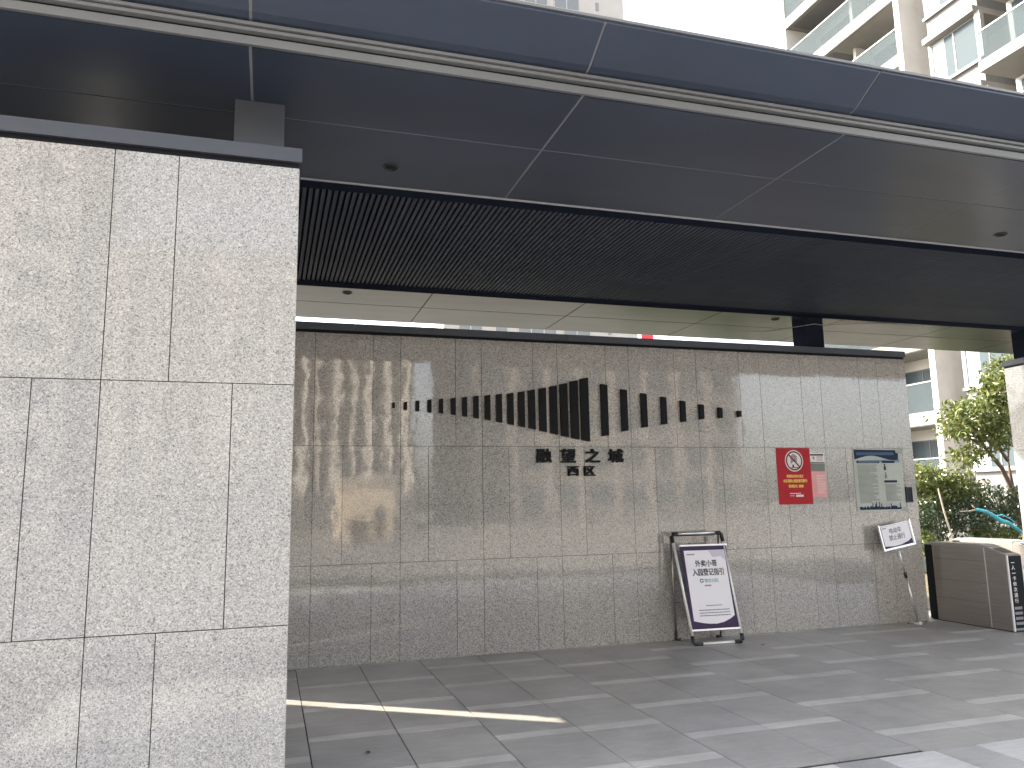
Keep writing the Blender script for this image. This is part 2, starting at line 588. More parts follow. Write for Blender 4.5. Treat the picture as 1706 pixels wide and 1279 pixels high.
# ------------------------------------------------------------------ granite walls
ZR = [0.0, 0.951, 2.114, 3.262]
def granite_wall(label, x0, x1, yf, yb, rows, cap_over=0.012, post_x=None, capz=(3.262, 3.365), stone='granite'):
    t = T('granite_wall', label, 'wall', ((x0 + x1) / 2, (yf + yb) / 2, 0))
    B(t, 'wall_core', x0 + 0.022, x1 - 0.022, yf + 0.022, yb - 0.022, 0.0, ZR[3] - 0.004, 'mortar')
    g = 0.0022
    for r in range(3):
        z0, z1 = ZR[r], ZR[r + 1]
        js = [x0] + [j for j in rows[r] if x0 + 0.03 < j < x1 - 0.03] + [x1]
        for a, b_ in zip(js[:-1], js[1:]):
            dy = rnd.uniform(-0.0006, 0.0006)
            pn = B(t, 'granite_panel', a + g, b_ - g, yf + dy, yf + 0.02, z0 + g, z1 - g, stone)
            pn.rotation_euler = (rnd.uniform(-0.0012, 0.0012), 0, rnd.uniform(-0.0016, 0.0016))
        B(t, 'granite_panel', x0, x0 + 0.02, yf + 0.023, yb - 0.023, z0 + g, z1 - g, stone)
        B(t, 'granite_panel', x1 - 0.02, x1, yf + 0.023, yb - 0.023, z0 + g, z1 - g, stone)
        n = max(1, int((x1 - x0) / 1.2))
        for q in range(n):
            a, b_ = x0 + (x1 - x0) * q / n, x0 + (x1 - x0) * (q + 1) / n
            B(t, 'granite_panel', a + g, b_ - g, yb - 0.02, yb, z0 + g, z1 - g, stone)
    # metal coping: a recessed neck and a fascia above it
    c0, c1 = capz
    B(t, 'coping_neck', x0 + 0.004, x1 - 0.004, yf + 0.006, yb - 0.006, c0 + 0.001, c0 + 0.028, 'black')  # black colour stands in for the shadow in this recess
    n = max(1, round((x1 - x0) / 2.4))
    for q in range(n):
        a, b_ = x0 - cap_over + (x1 - x0 + 2 * cap_over) * q / n, x0 - cap_over + (x1 - x0 + 2 * cap_over) * (q + 1) / n
        B(t, 'coping', a + 0.0015, b_ - 0.0015, yf - 0.016, yb + 0.016, c0 + 0.028, c1, 'cap')
    return t

P0 = 0.408
A13, A2 = [], []
for k in range(-4, 12):
    b0 = P0 + 0.8655 * k
    A13 += [b0, b0 + 0.58]
    A2 += [b0, b0 + 0.288]
back = granite_wall('long speckled granite wall carrying the black bar emblem', -1.52, 7.79, 0.0, 0.42, [A13, A2, A13])
F13, F2 = [], []
for k in range(-5, 2):
    b0 = -0.766 + 0.8655 * k
    F13 += [b0, b0 + 0.291]
    F2 += [b0, b0 + 0.581]
front = granite_wall('pale granite pier filling the left foreground', -3.9, 0.108, -3.92, -3.05, [F13, F2, F13], stone='granite_pier')
R13 = [9.82 + 0.43]
right = granite_wall('granite pier beyond the turnstiles at the right edge', 9.82, 11.6, 0.0, 0.30, [R13, [10.5], R13], stone='granite_pier')

# unseen block added behind the left pier to shape the sun streak
blocker = T('added_sun_blocker', 'unseen house-shaped block added behind the left granite pier to screen the sun', 'building', (-5.3, -1.5, 0))
B(blocker, 'wall', -8.8, -1.73, -2.95, 0.0, 0.0, 3.68, 'tower')
B(blocker, 'upper_wall', -8.8, -1.99, -2.95, 0.0, 3.68, 4.15, 'tower')
B(blocker, 'door', -6.0, -5.05, -2.98, -2.955, 0.0, 2.1, 'dark_frame')
B(blocker, 'window', -4.4, -3.95, -2.98, -2.955, 1.0, 2.2, 'pane')

# ------------------------------------------------------------------ canopy
ZS = 3.77
XL, XR = -1.93, 11.65
can = T('entrance_canopy', 'dark metal entrance canopy with louvred ceiling over the gateway', 'canopy', (4.9, -1.4, 0))
SEAMS = [-1.93, -0.15, 1.63, 3.41, 5.20, 6.98, 8.77, 10.55, 11.65]
GS = 0.0075
def soffit_row(y0, y1, mat='canopy'):
    for a, b_ in zip(SEAMS[:-1], SEAMS[1:]):
        sp_ = B(can, 'soffit_panel', a + GS, b_ - GS, y0 + GS, y1 - GS, ZS, ZS + 0.025, mat)
        sp_.rotation_euler = (rnd.uniform(-0.002, 0.002), rnd.uniform(-0.0006, 0.0006), 0)
def seam_lines(y0, y1):
    for s in SEAMS[1:-1]:
        B(can, 'seam_strip', s - GS + 0.0004, s + GS - 0.0004, y0, y1, ZS + 0.0015, ZS + 0.02, 'seal')
YF, YM, YL0, YL1, YB, YR = -4.15, -3.45, -2.62, 0.09, 0.725, 1.50
soffit_row(YF, YM)
soffit_row(YM, YL0)
seam_lines(YF, YL0)
B(can, 'seam_strip', XL, XR, YM - GS + 0.0004, YM + GS - 0.0004, ZS + 0.003, ZS + 0.02, 'seal')
soffit_row(YL1, YB)
soffit_row(YB, YR)
for s in SEAMS[1:-1]:
    B(can, 'seam_strip', s - GS + 0.0004, s + GS - 0.0004, YL1, YR, ZS + 0.004, ZS + 0.02, 'black')  # same sealant in black: its darker look at the rear is put into the colour
B(can, 'seam_strip', XL, XR, YB - GS + 0.0004, YB + GS - 0.0004, ZS + 0.005, ZS + 0.02, 'black')  # black here too for the rear seam's darker look
# louvre field: pale edge bead, border boards, slats over a dark void
B(can, 'edge_bead', XL, XR, YL0 + 0.001, YL0 + 0.016, ZS - 0.008, ZS + 0.02, 'bead')
B(can, 'border_board', XL, XR, YL0 + 0.018, -2.425, ZS + 0.012, ZS + 0.06, 'border')
B(can, 'border_board', XL, XR, -0.075, YL1 - 0.002, ZS - 0.004, ZS + 0.06, 'border')
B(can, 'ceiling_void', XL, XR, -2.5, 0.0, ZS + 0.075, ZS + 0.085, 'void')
sm = box_mesh(0.027, 2.35, 0.05, 'slat')
o_ = ORI[can.name]
n_sl = 0
x = -0.62
while x < 10.6:
    obj('louvre_slat', sm, can, Vector((x, -1.25, ZS + 0.035)) - o_)
    x += 0.0448
    n_sl += 1
# roof deck above everything
B(can, 'roof_deck', XL, XR, -4.14, YR - 0.02, ZS + 0.09, ZS + 0.27, 'canopy')
B(can, 'rear_fascia', XL, XR, YR - 0.018, YR, ZS + 0.026, ZS + 0.28, 'canopy')
# front edge: two pale drip channels, a cove and the raked fascia panels
B(can, 'drip_channel', XL, XR, -4.172, -4.152, ZS + 0.002, ZS + 0.046, 'trim')
B(can, 'channel_groove', XL, XR, -4.165, -4.15, ZS + 0.046, ZS + 0.058, 'black')  # black strip stands in for the shadow inside the groove
B(can, 'drip_channel', XL, XR, -4.20, -4.152, ZS + 0.058, ZS + 0.076, 'trim')
B(can, 'channel_groove', XL, XR, -4.196, -4.152, ZS + 0.076, ZS + 0.081, 'black')  # groove shadow as a black strip again
B(can, 'drip_channel', XL, XR, -4.215, -4.152, ZS + 0.081, ZS + 0.098, 'trim')
FP = [(-4.16, 3.870), (-4.232, 3.876), (-4.268, 3.886), (-4.30, 3.903), (-4.485, 4.004), (-4.485, 4.020), (-4.16, 4.020)]
def yz_prism(pts, x0, x1):
    n = len(pts)
    V = [(x0, y, z) for y, z in pts] + [(x1, y, z) for y, z in pts]
    F = [tuple(range(n)), tuple(range(2 * n - 1, n - 1, -1))] + [(i, n + i, n + (i + 1) % n, (i + 1) % n) for i in range(n)]
    return V, F
FS = [(y + 0.004, z + 0.004) for y, z in FP[:5]] + [(-4.480, 4.017), (-4.16, 4.017)]
for a, b_ in zip(SEAMS[:-1], SEAMS[1:]):
    G(can, 'fascia_panel', yz_prism(FP, a + GS, b_ - GS), 'canopy')
for s in SEAMS[1:-1]:
    G(can, 'seam_strip', yz_prism(FS, s - GS + 0.0004, s + GS - 0.0004), 'seal')
B(can, 'top_lip', XL, XR, -4.496, -4.40, 4.021, 4.036, 'trim')
# posts standing on the walls
for (px0, px1, py0, py1) in ((-0.24, 0.027, -3.61, -3.36), (6.38, 6.645, 0.085, 0.34), (-1.2, -0.93, 0.085, 0.34), (9.99, 10.26, 0.03, 0.27)):
    B(can, 'post', px0, px1, py0, py1, 3.3655, ZS - 0.001, 'cap' if py0 < -1 else 'border')  # rear posts get a darker metal in place of the shade on them
# downlights
def downlight(x, y):
    v, f = [], []
    pr = [(0.052, 0.004), (0.055, -0.006), (0.047, -0.010), (0.042, -0.004), (0.040, 0.004)]
    n = 20
    for r, z in pr:
        for k in range(n):
            a = 2 * math.pi * k / n
            v.append((x + r * math.cos(a), y + r * math.sin(a), ZS + z))
    for i in range(len(pr) - 1):
        for k in range(n):
            f.append((i * n + k, i * n + (k + 1) % n, (i + 1) * n + (k + 1) % n, (i + 1) * n + k))
    f.append(tuple(range(4 * n, 5 * n)))
    o = G(can, 'downlight', (v, f), 'plastic', True)
    d, df = prism(disc(0.034, 16, x, y), ZS - 0.002, ZS + 0.003)
    G(o, 'lens', (d, df), 'void')
for x in (0.725, 6.08):
    downlight(x, -2.95)
for x in (0.74, 6.08, 10.1):
    downlight(x, 0.27)
# thin white cable looped over the right post
cb = tag(obj('white_cable', raw_mesh(*tube_geo([(5.75, 0.9, 3.74), (6.1, 0.5, 3.66), (6.37, 0.07, 3.655), (6.5, 0.066, 3.68), (6.66, 0.066, 3.67), (7.1, 0.25, 3.75), (7.6, 0.15, 3.765), (8.3, 0.12, 3.755)], 0.006, 6), 'ink_grey')),
         'thin pale cable draped round the canopy post', 'cable')

# ------------------------------------------------------------------ emblem and name on the back wall
BARS = [(1.195, 2.557, 2.501), (1.319, 2.565, 2.484), (1.444, 2.581, 2.474), (1.570, 2.596, 2.464), (1.691, 2.605, 2.455), (1.820, 2.617, 2.443), (1.944, 2.630, 2.428), (2.068, 2.645, 2.411), (2.194, 2.657, 2.395), (2.321, 2.671, 2.373), (2.449, 2.686, 2.348), (2.572, 2.704, 2.327), (2.689, 2.726, 2.305), (2.814, 2.749, 2.278), (2.940, 2.775, 2.252), (3.061, 2.805, 2.226), (3.183, 2.840, 2.201), (3.306, 2.872, 2.181),
        (3.543, 2.810, 2.236), (3.784, 2.757, 2.291), (4.030, 2.720, 2.336), (4.279, 2.684, 2.373), (4.524, 2.645, 2.404), (4.765, 2.609, 2.438), (5.010, 2.575, 2.455), (5.267, 2.543, 2.472)]
em = thing('wall_emblem', 'black emblem of upright bars rising to a peak on the granite wall', 'emblem', (3.306, 0.0, 2.18), WALLROT)
for i, (x, zt, zb) in enumerate(BARS):
    if i < 18:
        w = 0.024 + 0.070 * (i / 17.0)
        slope = 0.10 if i > 2 else 0.05
    else:
        w = 0.078 - 0.030 * ((i - 18) / 7.0)
        slope = -0.06
    h = w / 2
    X, Y0, Y1 = x - 3.306, zb - 2.18, zt - 2.18
    pts = [(X - h, Y0 + slope * h * 2), (X + h, Y0 - slope * h * 2), (X + h, Y1 + slope * h * 2), (X - h, Y1 - slope * h * 2)]
    v, f = prism(pts, 0.006, 0.042)
    obj('bar', raw_mesh(v, f, 'black'), em)
nm = thing('wall_lettering', 'black raised Chinese characters naming the estate below the bar emblem', 'lettering', (3.24, 0.0, 1.80), WALLROT)
for ch, x0, x1, z0, z1 in (('融', 2.737, 2.900, 1.945, 2.088), ('望', 3.016, 3.178, 1.945, 2.088), ('之', 3.305, 3.468, 1.945, 2.088), ('城', 3.578, 3.748, 1.945, 2.088), ('西', 3.087, 3.214, 1.800, 1.900), ('区', 3.283, 3.406, 1.800, 1.900)):
    lettering(nm, ch, x0 - 3.24, x1 - 3.24, z0 - 1.80, z1 - 1.80, 0.004, 'black', 0.030, 0.028, 'raised_character')

# ------------------------------------------------------------------ posters on the back wall
def poster(name, label, cat, x0, x1, z0, z1, mat, y=0.0, tilt=0.0):
    t = thing(name, label, cat, ((x0 + x1) / 2, y, z0), Matrix.Rotation(tilt, 3, 'Y') @ WALLROT)
    return t, x1 - x0, z1 - z0

def paper_sheet(w, h, z, mat, nx=10, ny=12, amp=0.004, seed=0, lift=None):
    """a slightly wavy sheet with real thickness"""
    r = random.Random(seed)
    ph = [r.uniform(0, 6.28) for _ in range(4)]
    V = []
    def zz(u, v):
        e = amp * (0.5 + 0.25 * math.sin(5 * u + ph[0]) * math.cos(4 * v + ph[1]) + 0.25 * math.sin(9 * v + ph[2]))
        if lift:
            e += lift(u, v)
        return z + e
    for s in (0, 1):
        for j in range(ny + 1):
            for i in range(nx + 1):
                u, v = i / nx, j / ny
                V.append(((u - 0.5) * w, v * h, zz(u, v) - (0.0008 if s == 0 else 0)))
    F = []
    o = (nx + 1) * (ny + 1)
    for j in range(ny):
        for i in range(nx):
            a = j * (nx + 1) + i
            F.append((a, a + nx + 1, a + nx + 2, a + 1))
            F.append((o + a, o + a + 1, o + a + nx + 2, o + a + nx + 1))
    for i in range(nx):
        F.append((i, i + 1, o + i + 1, o + i))
        a = ny * (nx + 1) + i
        F.append((a + 1, a, o + a, o + a + 1))
    for j in range(ny):
        a = j * (nx + 1)
        F.append((a + nx + 1, a, o + a, o + a + nx + 1))
        b_ = a + nx
        F.append((b_, b_ + nx + 1, o + b_ + nx + 1, o + b_))
    return V, F

rp, w, h = poster('red_poster', 'red no-fireworks poster with yellow Chinese text taped to the wall', 'poster', 5.752, 6.228, 1.443, 2.110, 'red')
obj('sheet', raw_mesh(*paper_sheet(w, h, 0.003, 'red', amp=0.003, seed=3), 'red'), rp)
Z1 = 0.0075
cxx, cyy = 0.005, 0.515
ring = []
def ring_geo(r0, r1, cx, cy, z0, z1, n=32):
    V, F = [], []
    for k in range(n):
        a = 2 * math.pi * k / n
        for r, z in ((r0, z0), (r1, z0), (r1, z1), (r0, z1)):
            V.append((cx + r * math.cos(a), cy + r * math.sin(a), z))
    for k in range(n):
        a, b_ = k * 4, ((k + 1) % n) * 4
        for q in range(4):
            F.append((a + q, a + (q + 1) % 4, b_ + (q + 1) % 4, b_ + q))
    return V, F
flat(rp, 'symbol_disc', disc(0.128, 32, cxx, cyy), Z1, Z1 + 0.0006, 'offwhite')
obj('prohibition_ring', raw_mesh(*ring_geo(0.098, 0.116, cxx, cyy, Z1 + 0.0012, Z1 + 0.0018), 'darkred'), rp)
a = math.radians(-45)
d1, d2 = Vector((math.cos(a), math.sin(a))), Vector((-math.sin(a), math.cos(a)))
c0 = Vector((cxx, cyy))
fw = []
for k in range(5):
    for s in (-1, 1):
        p0 = Vector((cxx - 0.005, cyy + 0.078 - 0.019 * k))
        p1 = p0 + Vector((s * 0.045, -0.032))
        n_ = (p1 - p0).normalized()
        q = Vector((-n_.y, n_.x)) * 0.005
        fw.append(prism([tuple(p0 - q), tuple(p1 - q), tuple(p1 + q), tuple(p0 + q)], Z1 + 0.0012, Z1 + 0.0018))
fw.append(prism(rect(cxx - 0.03, cxx - 0.005, cyy - 0.08, cyy - 0.045), Z1 + 0.0012, Z1 + 0.0018))
fw.append(prism([(cxx - 0.045, cyy - 0.085), (cxx + 0.055, cyy - 0.085), (cxx + 0.06, cyy - 0.075), (cxx - 0.045, cyy - 0.075)], Z1 + 0.0012, Z1 + 0.0018))
obj('firework_symbol', merge(fw, 'darkred'), rp)
flat(rp, 'prohibition_bar', [tuple(c0 + d1 * s * 0.106 + d2 * q) for s, q in ((-1, -0.009), (1, -0.009), (1, 0.009), (-1, 0.009))], Z1 + 0.0024, Z1 + 0.003, 'darkred')
lettering(rp, '根据政府相关规定', -0.115, 0.120, 0.315, 0.350, Z1, 'yellow', 0.025)
lettering(rp, '本区域禁止燃放烟花爆竹!', -0.165, 0.170, 0.258, 0.296, Z1, 'yellow', 0.025)
lettering(rp, '敬请配合, 谢谢!', -0.095, 0.115, 0.196, 0.232, Z1, 'yellow', 0.025)
text_rows(rp, -0.085, 0.10, 0.118, 0.138, 1, Z1, 'offwhite', 5, fill=0.5, word=0.02)
text_rows(rp, -0.085, -0.01, 0.090, 0.112, 1, Z1, 'pink', 6, fill=0.5, word=0.02)
flat(rp, 'number_strip', rect(0.0, 0.105, 0.088, 0.113), Z1, Z1 + 0.0006, 'offwhite')

pk, w, h = poster('pink_notice', 'small pink paper notice half tucked behind the red poster', 'notice', 6.205, 6.438, 1.523, 1.830, 'pink')
obj('sheet', raw_mesh(*paper_sheet(w, h, 0.0015, 'pink', 6, 8, 0.002, 5), 'pink'), pk)
text_rows(pk, -0.02, 0.10, 0.04, 0.27, 12, 0.0042, 'offwhite', 9, fill=0.35, word=0.02)
wc, w, h = poster('white_notice', 'small white notice with black header strip above the pink paper', 'notice', 6.205, 6.437, 1.835, 2.050, 'paper')
obj('sheet', raw_mesh(*paper_sheet(w, h, 0.0015, 'offwhite', 6, 6, 0.002, 6), 'offwhite'), wc)
flat(wc, 'header_strip', rect(-0.09, 0.10, 0.185, 0.205), 0.0042, 0.0048, 'ink')
flat(wc, 'divider_strip', rect(-0.09, 0.112, 0.098, 0.108), 0.0042, 0.0048, 'ink')
flat(wc, 'grey_block', rect(-0.09, 0.112, 0.0, 0.094), 0.0042, 0.0048, 'body_grey')
flat(wc, 'portrait_print', rect(-0.055, -0.032, 0.14, 0.175), 0.0042, 0.0048, 'ink_grey')
text_rows(wc, 0.0, 0.10, 0.12, 0.18, 4, 0.0042, 'ink_grey', 4, fill=0.4, word=0.02)

def curl(u, v):
    e = 0.0
    if u > 0.86 and v > 0.92:
        e += ((u - 0.86) / 0.14) * ((v - 0.92) / 0.08) * 0.05
    if u > 0.88 and v < 0.08:
        e += ((u - 0.88) / 0.12) * ((0.08 - v) / 0.08) * 0.05
    return e
bn, w, h = poster('blue_notice_poster', 'large laminated notice with dark blue wavy header and skyline border', 'poster', 6.855, 7.593, 1.337, 2.103, 'notice')
obj('sheet', raw_mesh(*paper_sheet(w, h, 0.004, 'notice', 24, 26, 0.004, 8, curl), 'notice'), bn)
Z2 = 0.0095
hd = [(-0.352, 0.610)] + [(-0.352 + 0.61 * i / 24, 0.655 + 0.034 * math.cos(math.pi * 2 * (i / 24) - math.pi * 0.55)) for i in range(25)] + [(0.262, 0.665), (0.285, 0.70), (0.270, 0.745), (-0.352, 0.758)]
flat(bn, 'header_band', [(-0.352, 0.758), (-0.352, 0.628)] + [(-0.352 + 0.66 * i / 24, 0.655 + 0.028 * math.sin(math.pi * 1.9 * (i / 24) - 0.7)) for i in range(25)] + [(0.318, 0.700), (0.306, 0.752)], Z2, Z2 + 0.0006, 'navy')
flat(bn, 'header_highlight', [(-0.10, 0.690), (0.235, 0.690), (0.255, 0.708), (0.235, 0.725), (-0.10, 0.725)], Z2 + 0.0012, Z2 + 0.0018, 'midblue')
text_rows(bn, -0.318, -0.03, 0.686, 0.728, 1, Z2 + 0.0012, 'midblue', 31, 'header_print', 0.85, 0.035)
flat(bn, 'blue_wash', [(-0.33, 0.600), (0.33, 0.600), (0.335, 0.64), (-0.34, 0.625)], Z2 - 0.0012, Z2 - 0.0006, 'paleblue')
flat(bn, 'title_strip', rect(-0.325, 0.015, 0.590, 0.618), Z2 + 0.0012, Z2 + 0.0018, 'navy')
text_rows(bn, -0.30, 0.0, 0.598, 0.611, 1, Z2 + 0.0024, 'paleblue', 12, 'title_print', 0.8, 0.02)
flat(bn, 'side_title_strip', rect(0.055, 0.250, 0.592, 0.620), Z2 + 0.0012, Z2 + 0.0018, 'navy')
flat(bn, 'side_title_strip', rect(0.070, 0.265, 0.350, 0.378), Z2, Z2 + 0.0006, 'navy')
text_rows(bn, -0.32, -0.02, 0.10, 0.575, 34, Z2, 'body_grey', 13, 'body_print', 0.40, 0.035)
text_rows(bn, 0.08, 0.31, 0.12, 0.335, 15, Z2, 'body_grey', 14, 'body_print', 0.40, 0.03)
for (xx, yy) in ((0.095, 0.54), (0.10, 0.44)):
    fg = [prism(disc(0.011, 12, xx, yy + 0.030), Z2, Z2 + 0.0006), prism([(xx - 0.018, yy - 0.035), (xx + 0.018, yy - 0.035), (xx + 0.012, yy + 0.016), (xx - 0.012, yy + 0.016)], Z2, Z2 + 0.0006)]
    obj('figure_pictogram', merge(fg, 'navy' if yy > 0.5 else 'body_grey'), bn)
sk = []
r = random.Random(21)
x = -0.33
while x < 0.33:
    ww = r.uniform(0.008, 0.03)
    hh = r.uniform(0.02, 0.045) if r.random() < 0.75 else r.uniform(0.06, 0.10)
    if hh > 0.055:
        ww = min(ww, 0.012)
    sk.append(prism(rect(x, x + ww * 0.94, 0.022, 0.022 + hh), Z2, Z2 + 0.0006))
    x += ww
obj('skyline_border', merge(sk, 'navy'), bn)

sp = thing('wall_vent', 'small dark louvred wall plate beside the blue notice', 'vent', (7.655, 0.0, 1.437), WALLROT)
obj('vent_frame', merge([prism(rect(-0.047, 0.047, 0, 0.012), 0, 0.02), prism(rect(-0.047, 0.047, 0.18, 0.193), 0, 0.02), prism(rect(-0.047, -0.037, 0.0125, 0.1795), 0, 0.02), prism(rect(0.037, 0.047, 0.0125, 0.1795), 0, 0.02), prism(rect(-0.0365, 0.0365, 0.0125, 0.1795), 0.001, 0.004)], 'plastic'), sp)
for k in range(5):
    v, f = prism(rect(-0.035 + k * 0.0145, -0.027 + k * 0.0145, 0.0135, 0.1785), 0.0045, 0.014)
    obj('vent_slat', raw_mesh(v, f, 'slat'), sp)

# ------------------------------------------------------------------ A-frame sign
af = T('a_frame_sign', 'white A-frame sign with purple edged delivery notice standing against the wall', 'sign', (4.55, -0.25, 0))
TL, TR = Vector((4.238, -0.135, 1.150)), Vector((4.845, -0.160, 1.150))
BL, BR = Vector((4.305, -0.385, 0.02)), Vector((4.868, -0.430, 0.02))
KL, KR = Vector((4.275, -0.065, 0.02)), Vector((4.82, -0.075, 0.02))
def lerp(a, b, t):
    return a + (b - a) * t
def tube(t, name, pts, r, mat, n=8):
    return G(t, name, tube_geo(pts, r, n), mat, True)
for a_, b_ in ((TL, BL), (TR, BR)):
    tube(af, 'front_leg', [lerp(a_, b_, 0.075), lerp(a_, b_, 0.945)], 0.0155, 'whitealu')
inset = (TR - TL).normalized() * 0.07
tube(af, 'top_handle', [TL + inset, TR - inset], 0.017, 'alu')
for a_, b_, s in ((TL, BL, 1), (TR, BR, -1)):
    o = tube(af, 'corner_joint', [lerp(a_, b_, 0.085), lerp(a_, b_, 0.02), a_ + inset * 0.25 * s, a_ + inset * 1.05 * s], [0.021, 0.022, 0.022, 0.021], 'plastic')
fi = (BR - BL).normalized() * 0.09
tube(af, 'bottom_bar', [BL + fi, BR - fi], 0.0155, 'whitealu')
for a_, b_, s in ((TL, BL, 1), (TR, BR, -1)):
    tube(af, 'foot', [lerp(a_, b_, 0.93), lerp(a_, b_, 0.985), b_ + fi * 0.2 * s, b_ + fi * 1.1 * s], [0.020, 0.021, 0.021, 0.020], 'plastic')
for a_, b_, s in ((TL, KL, 1), (TR, KR, -1)):
    a2 = a_ + Vector((0.012 * s, 0.045, -0.02))
    tube(af, 'rear_leg', [a2, lerp(a2, b_, 0.95)], 0.0125, 'steel')
    tube(af, 'foot', [lerp(a2, b_, 0.93), b_ + Vector((0, 0, 0.002)), b_ + Vector((0.05 * s, 0.0, 0.002))], [0.017, 0.019, 0.017], 'plastic')
tube(af, 'spreader_bar', [lerp(TL, BL, 0.62) + Vector((0.01, 0.02, 0)), lerp(TL, KL, 0.64)], 0.006, 'steel', 6)
tube(af, 'top_handle', [TL + inset * 0.8 + Vector((0, 0.05, -0.015)), TR - inset * 0.8 + Vector((0, 0.05, -0.015))], 0.014, 'plastic')
# sign board in its own tilted frame
c00, c10, c01, c11 = lerp(TL, BL, 0.875), lerp(TR, BR, 0.875), lerp(TL, BL, 0.125), lerp(TR, BR, 0.125)
u = ((c10 - c00) + (c11 - c01)).normalized()
vv = ((c01 + c11) / 2 - (c00 + c10) / 2)
BH = vv.length
nn = u.cross(vv.normalized()).normalized()
vv = nn.cross(u)
BW = 0.55
bm = Matrix((u, vv, nn)).transposed()
board = obj('sign_board', raw_mesh(*prism(rect(-BW / 2, BW / 2, 0, BH), -0.006, 0.002), 'purple'), af, (c00 + c10) / 2 + nn * 0.006 - ORI[af.name], bm)
obj('board_rail', raw_mesh(*prism(rect(-BW / 2 - 0.01, BW / 2 + 0.01, BH, BH + 0.018), -0.006, 0.012), 'alu'), board)
obj('board_rail', raw_mesh(*prism(rect(-BW / 2 - 0.01, BW / 2 + 0.01, -0.018, 0), -0.006, 0.012), 'alu'), board)
PW = 0.485
pts = [(-PW / 2, 0.10), (-PW * 0.3, 0.062), (-PW * 0.12, 0.050), (PW * 0.05, 0.048), (PW * 0.22, 0.062), (PW * 0.38, 0.092), (PW / 2, 0.125), (PW / 2, BH - 0.045), (-PW / 2, BH - 0.045)]
pts[0] = (-PW / 2, 0.085)
flat(board, 'poster_sheet', pts, 0.0026, 0.0034, 'paper')
flat(board, 'lilac_corner', [(0.05, BH - 0.048), (PW / 2 - 0.004, BH - 0.048), (PW / 2 - 0.004, BH - 0.16), (0.19, BH - 0.115), (0.09, BH - 0.125)], 0.0038, 0.0042, 'paper_lilac')
text_rows(board, -0.215, -0.115, BH - 0.100, BH - 0.078, 1, 0.0040, 'ink_grey', 41, 'small_print', 0.6, 0.02)
lettering(board, '外卖小哥', -0.128, 0.128, BH - 0.222, BH - 0.152, 0.0042, 'ink', 0.022)
lettering(board, '入园登记指引', -0.175, 0.195, BH - 0.318, BH - 0.244, 0.0042, 'ink', 0.022)
v, f = rbox(0.040, 0.040, 0.008, 0.0042, 0.0048)
obj('green_icon', raw_mesh([(p[0] - 0.082, p[1] + BH - 0.372, p[2]) for p in v], f, 'ink_green'), board)
flat(board, 'icon_mark', disc(0.011, 12, -0.082, BH - 0.372), 0.0052, 0.0056, 'paper')
lettering(board, '微信扫码', -0.050, 0.115, BH - 0.394, BH - 0.352, 0.0042, 'ink_green', 0.0)
text_rows(board, -0.055, 0.085, BH - 0.436, BH - 0.412, 1, 0.0042, 'ink_grey', 42, 'small_print', 0.6, 0.025)
text_rows(board, -0.075, 0.115, 0.228, 0.246, 1, 0.0042, 'ink_grey', 43, 'small_print', 0.5, 0.03)
text_rows(board, -0.165, 0.195, 0.120, 0.205, 3, 0.0042, 'ink_grey', 44, 'small_print', 0.34, 0.03)

# ------------------------------------------------------------------ leaning sign stand
ss = T('sign_stand', 'leaning pole stand with white landscape sign board at the wall end', 'sign', (7.48, -0.15, 0))
foot, top = Vector((7.475, -0.15, 0.02)), Vector((7.290, -0.135, 0.915))
tube(ss, 'lower_pole', [foot, lerp(foot, top, 0.62)], 0.011, 'alu')
tube(ss, 'upper_pole', [lerp(foot, top, 0.60), lerp(foot, top, 1.03)], 0.0085, 'alu')
tube(ss, 'height_clamp', [lerp(foot, top, 0.585), lerp(foot, top, 0.655)], 0.018, 'plastic')
v, f = prism(disc(0.052, 20, 7.475, -0.15), 0.001, 0.014)
G(ss, 'base_plate', (v, f), 'whitealu')
for cx_, cy_ in ((7.375, -0.075), (7.62, -0.115)):
    pth = [(7.475, -0.15, 0.016), ((7.475 + cx_) / 2, (cy_ - 0.15) / 2, 0.012), (cx_, cy_, 0.008)]
    G(ss, 'base_leg', tube_geo(pth, [0.012, 0.013, 0.016], 8), 'alu' if cx_ > 7.5 else 'steel', True)
s00, s10, s01 = Vector((7.076, -0.15, 0.876)), Vector((7.534, -0.15, 0.946)), Vector((7.012, -0.13, 1.167))
u = (s10 - s00).normalized()
vv = (s01 - s00)
vv = (vv - u * vv.dot(u)).normalized()
nn = u.cross(vv)
sw, sh = (s10 - s00).length, 0.278
sb = obj('sign_board', raw_mesh(*prism(rect(0, sw, 0, sh), -0.012, 0.0), 'alu'), ss, s00 - ORI[ss.name], Matrix((u, vv, nn)).transposed())
obj('board_frame', merge([prism(rect(-0.012, 0.004, -0.012, sh + 0.02), -0.014, 0.010), prism(rect(sw - 0.004, sw + 0.012, -0.012, sh + 0.02), -0.014, 0.010), prism(rect(0.0045, sw - 0.0045, -0.012, 0.006), -0.014, 0.009)], 'alu'), sb)
flat(sb, 'purple_edge', rect(0.016, sw - 0.016, 0.010, sh - 0.006), 0.0006, 0.0014, 'purple')
flat(sb, 'sign_sheet', [(0.024, 0.040), (0.16, 0.022), (0.27, 0.026), (0.38, 0.048), (sw - 0.024, 0.075), (sw - 0.024, sh - 0.010), (0.024, sh - 0.010)], 0.002, 0.0028, 'paper')
lettering(sb, '电动车', 0.135, 0.315, sh - 0.105, sh - 0.042, 0.0034, 'ink_grey', 0.02)
lettering(sb, '禁止通行', 0.110, 0.350, sh - 0.185, sh - 0.122, 0.0034, 'ink_grey', 0.02)
text_rows(sb, 0.035, 0.10, sh - 0.04, sh - 0.02, 1, 0.0034, 'ink_grey', 51, 'small_print', 0.5, 0.02)

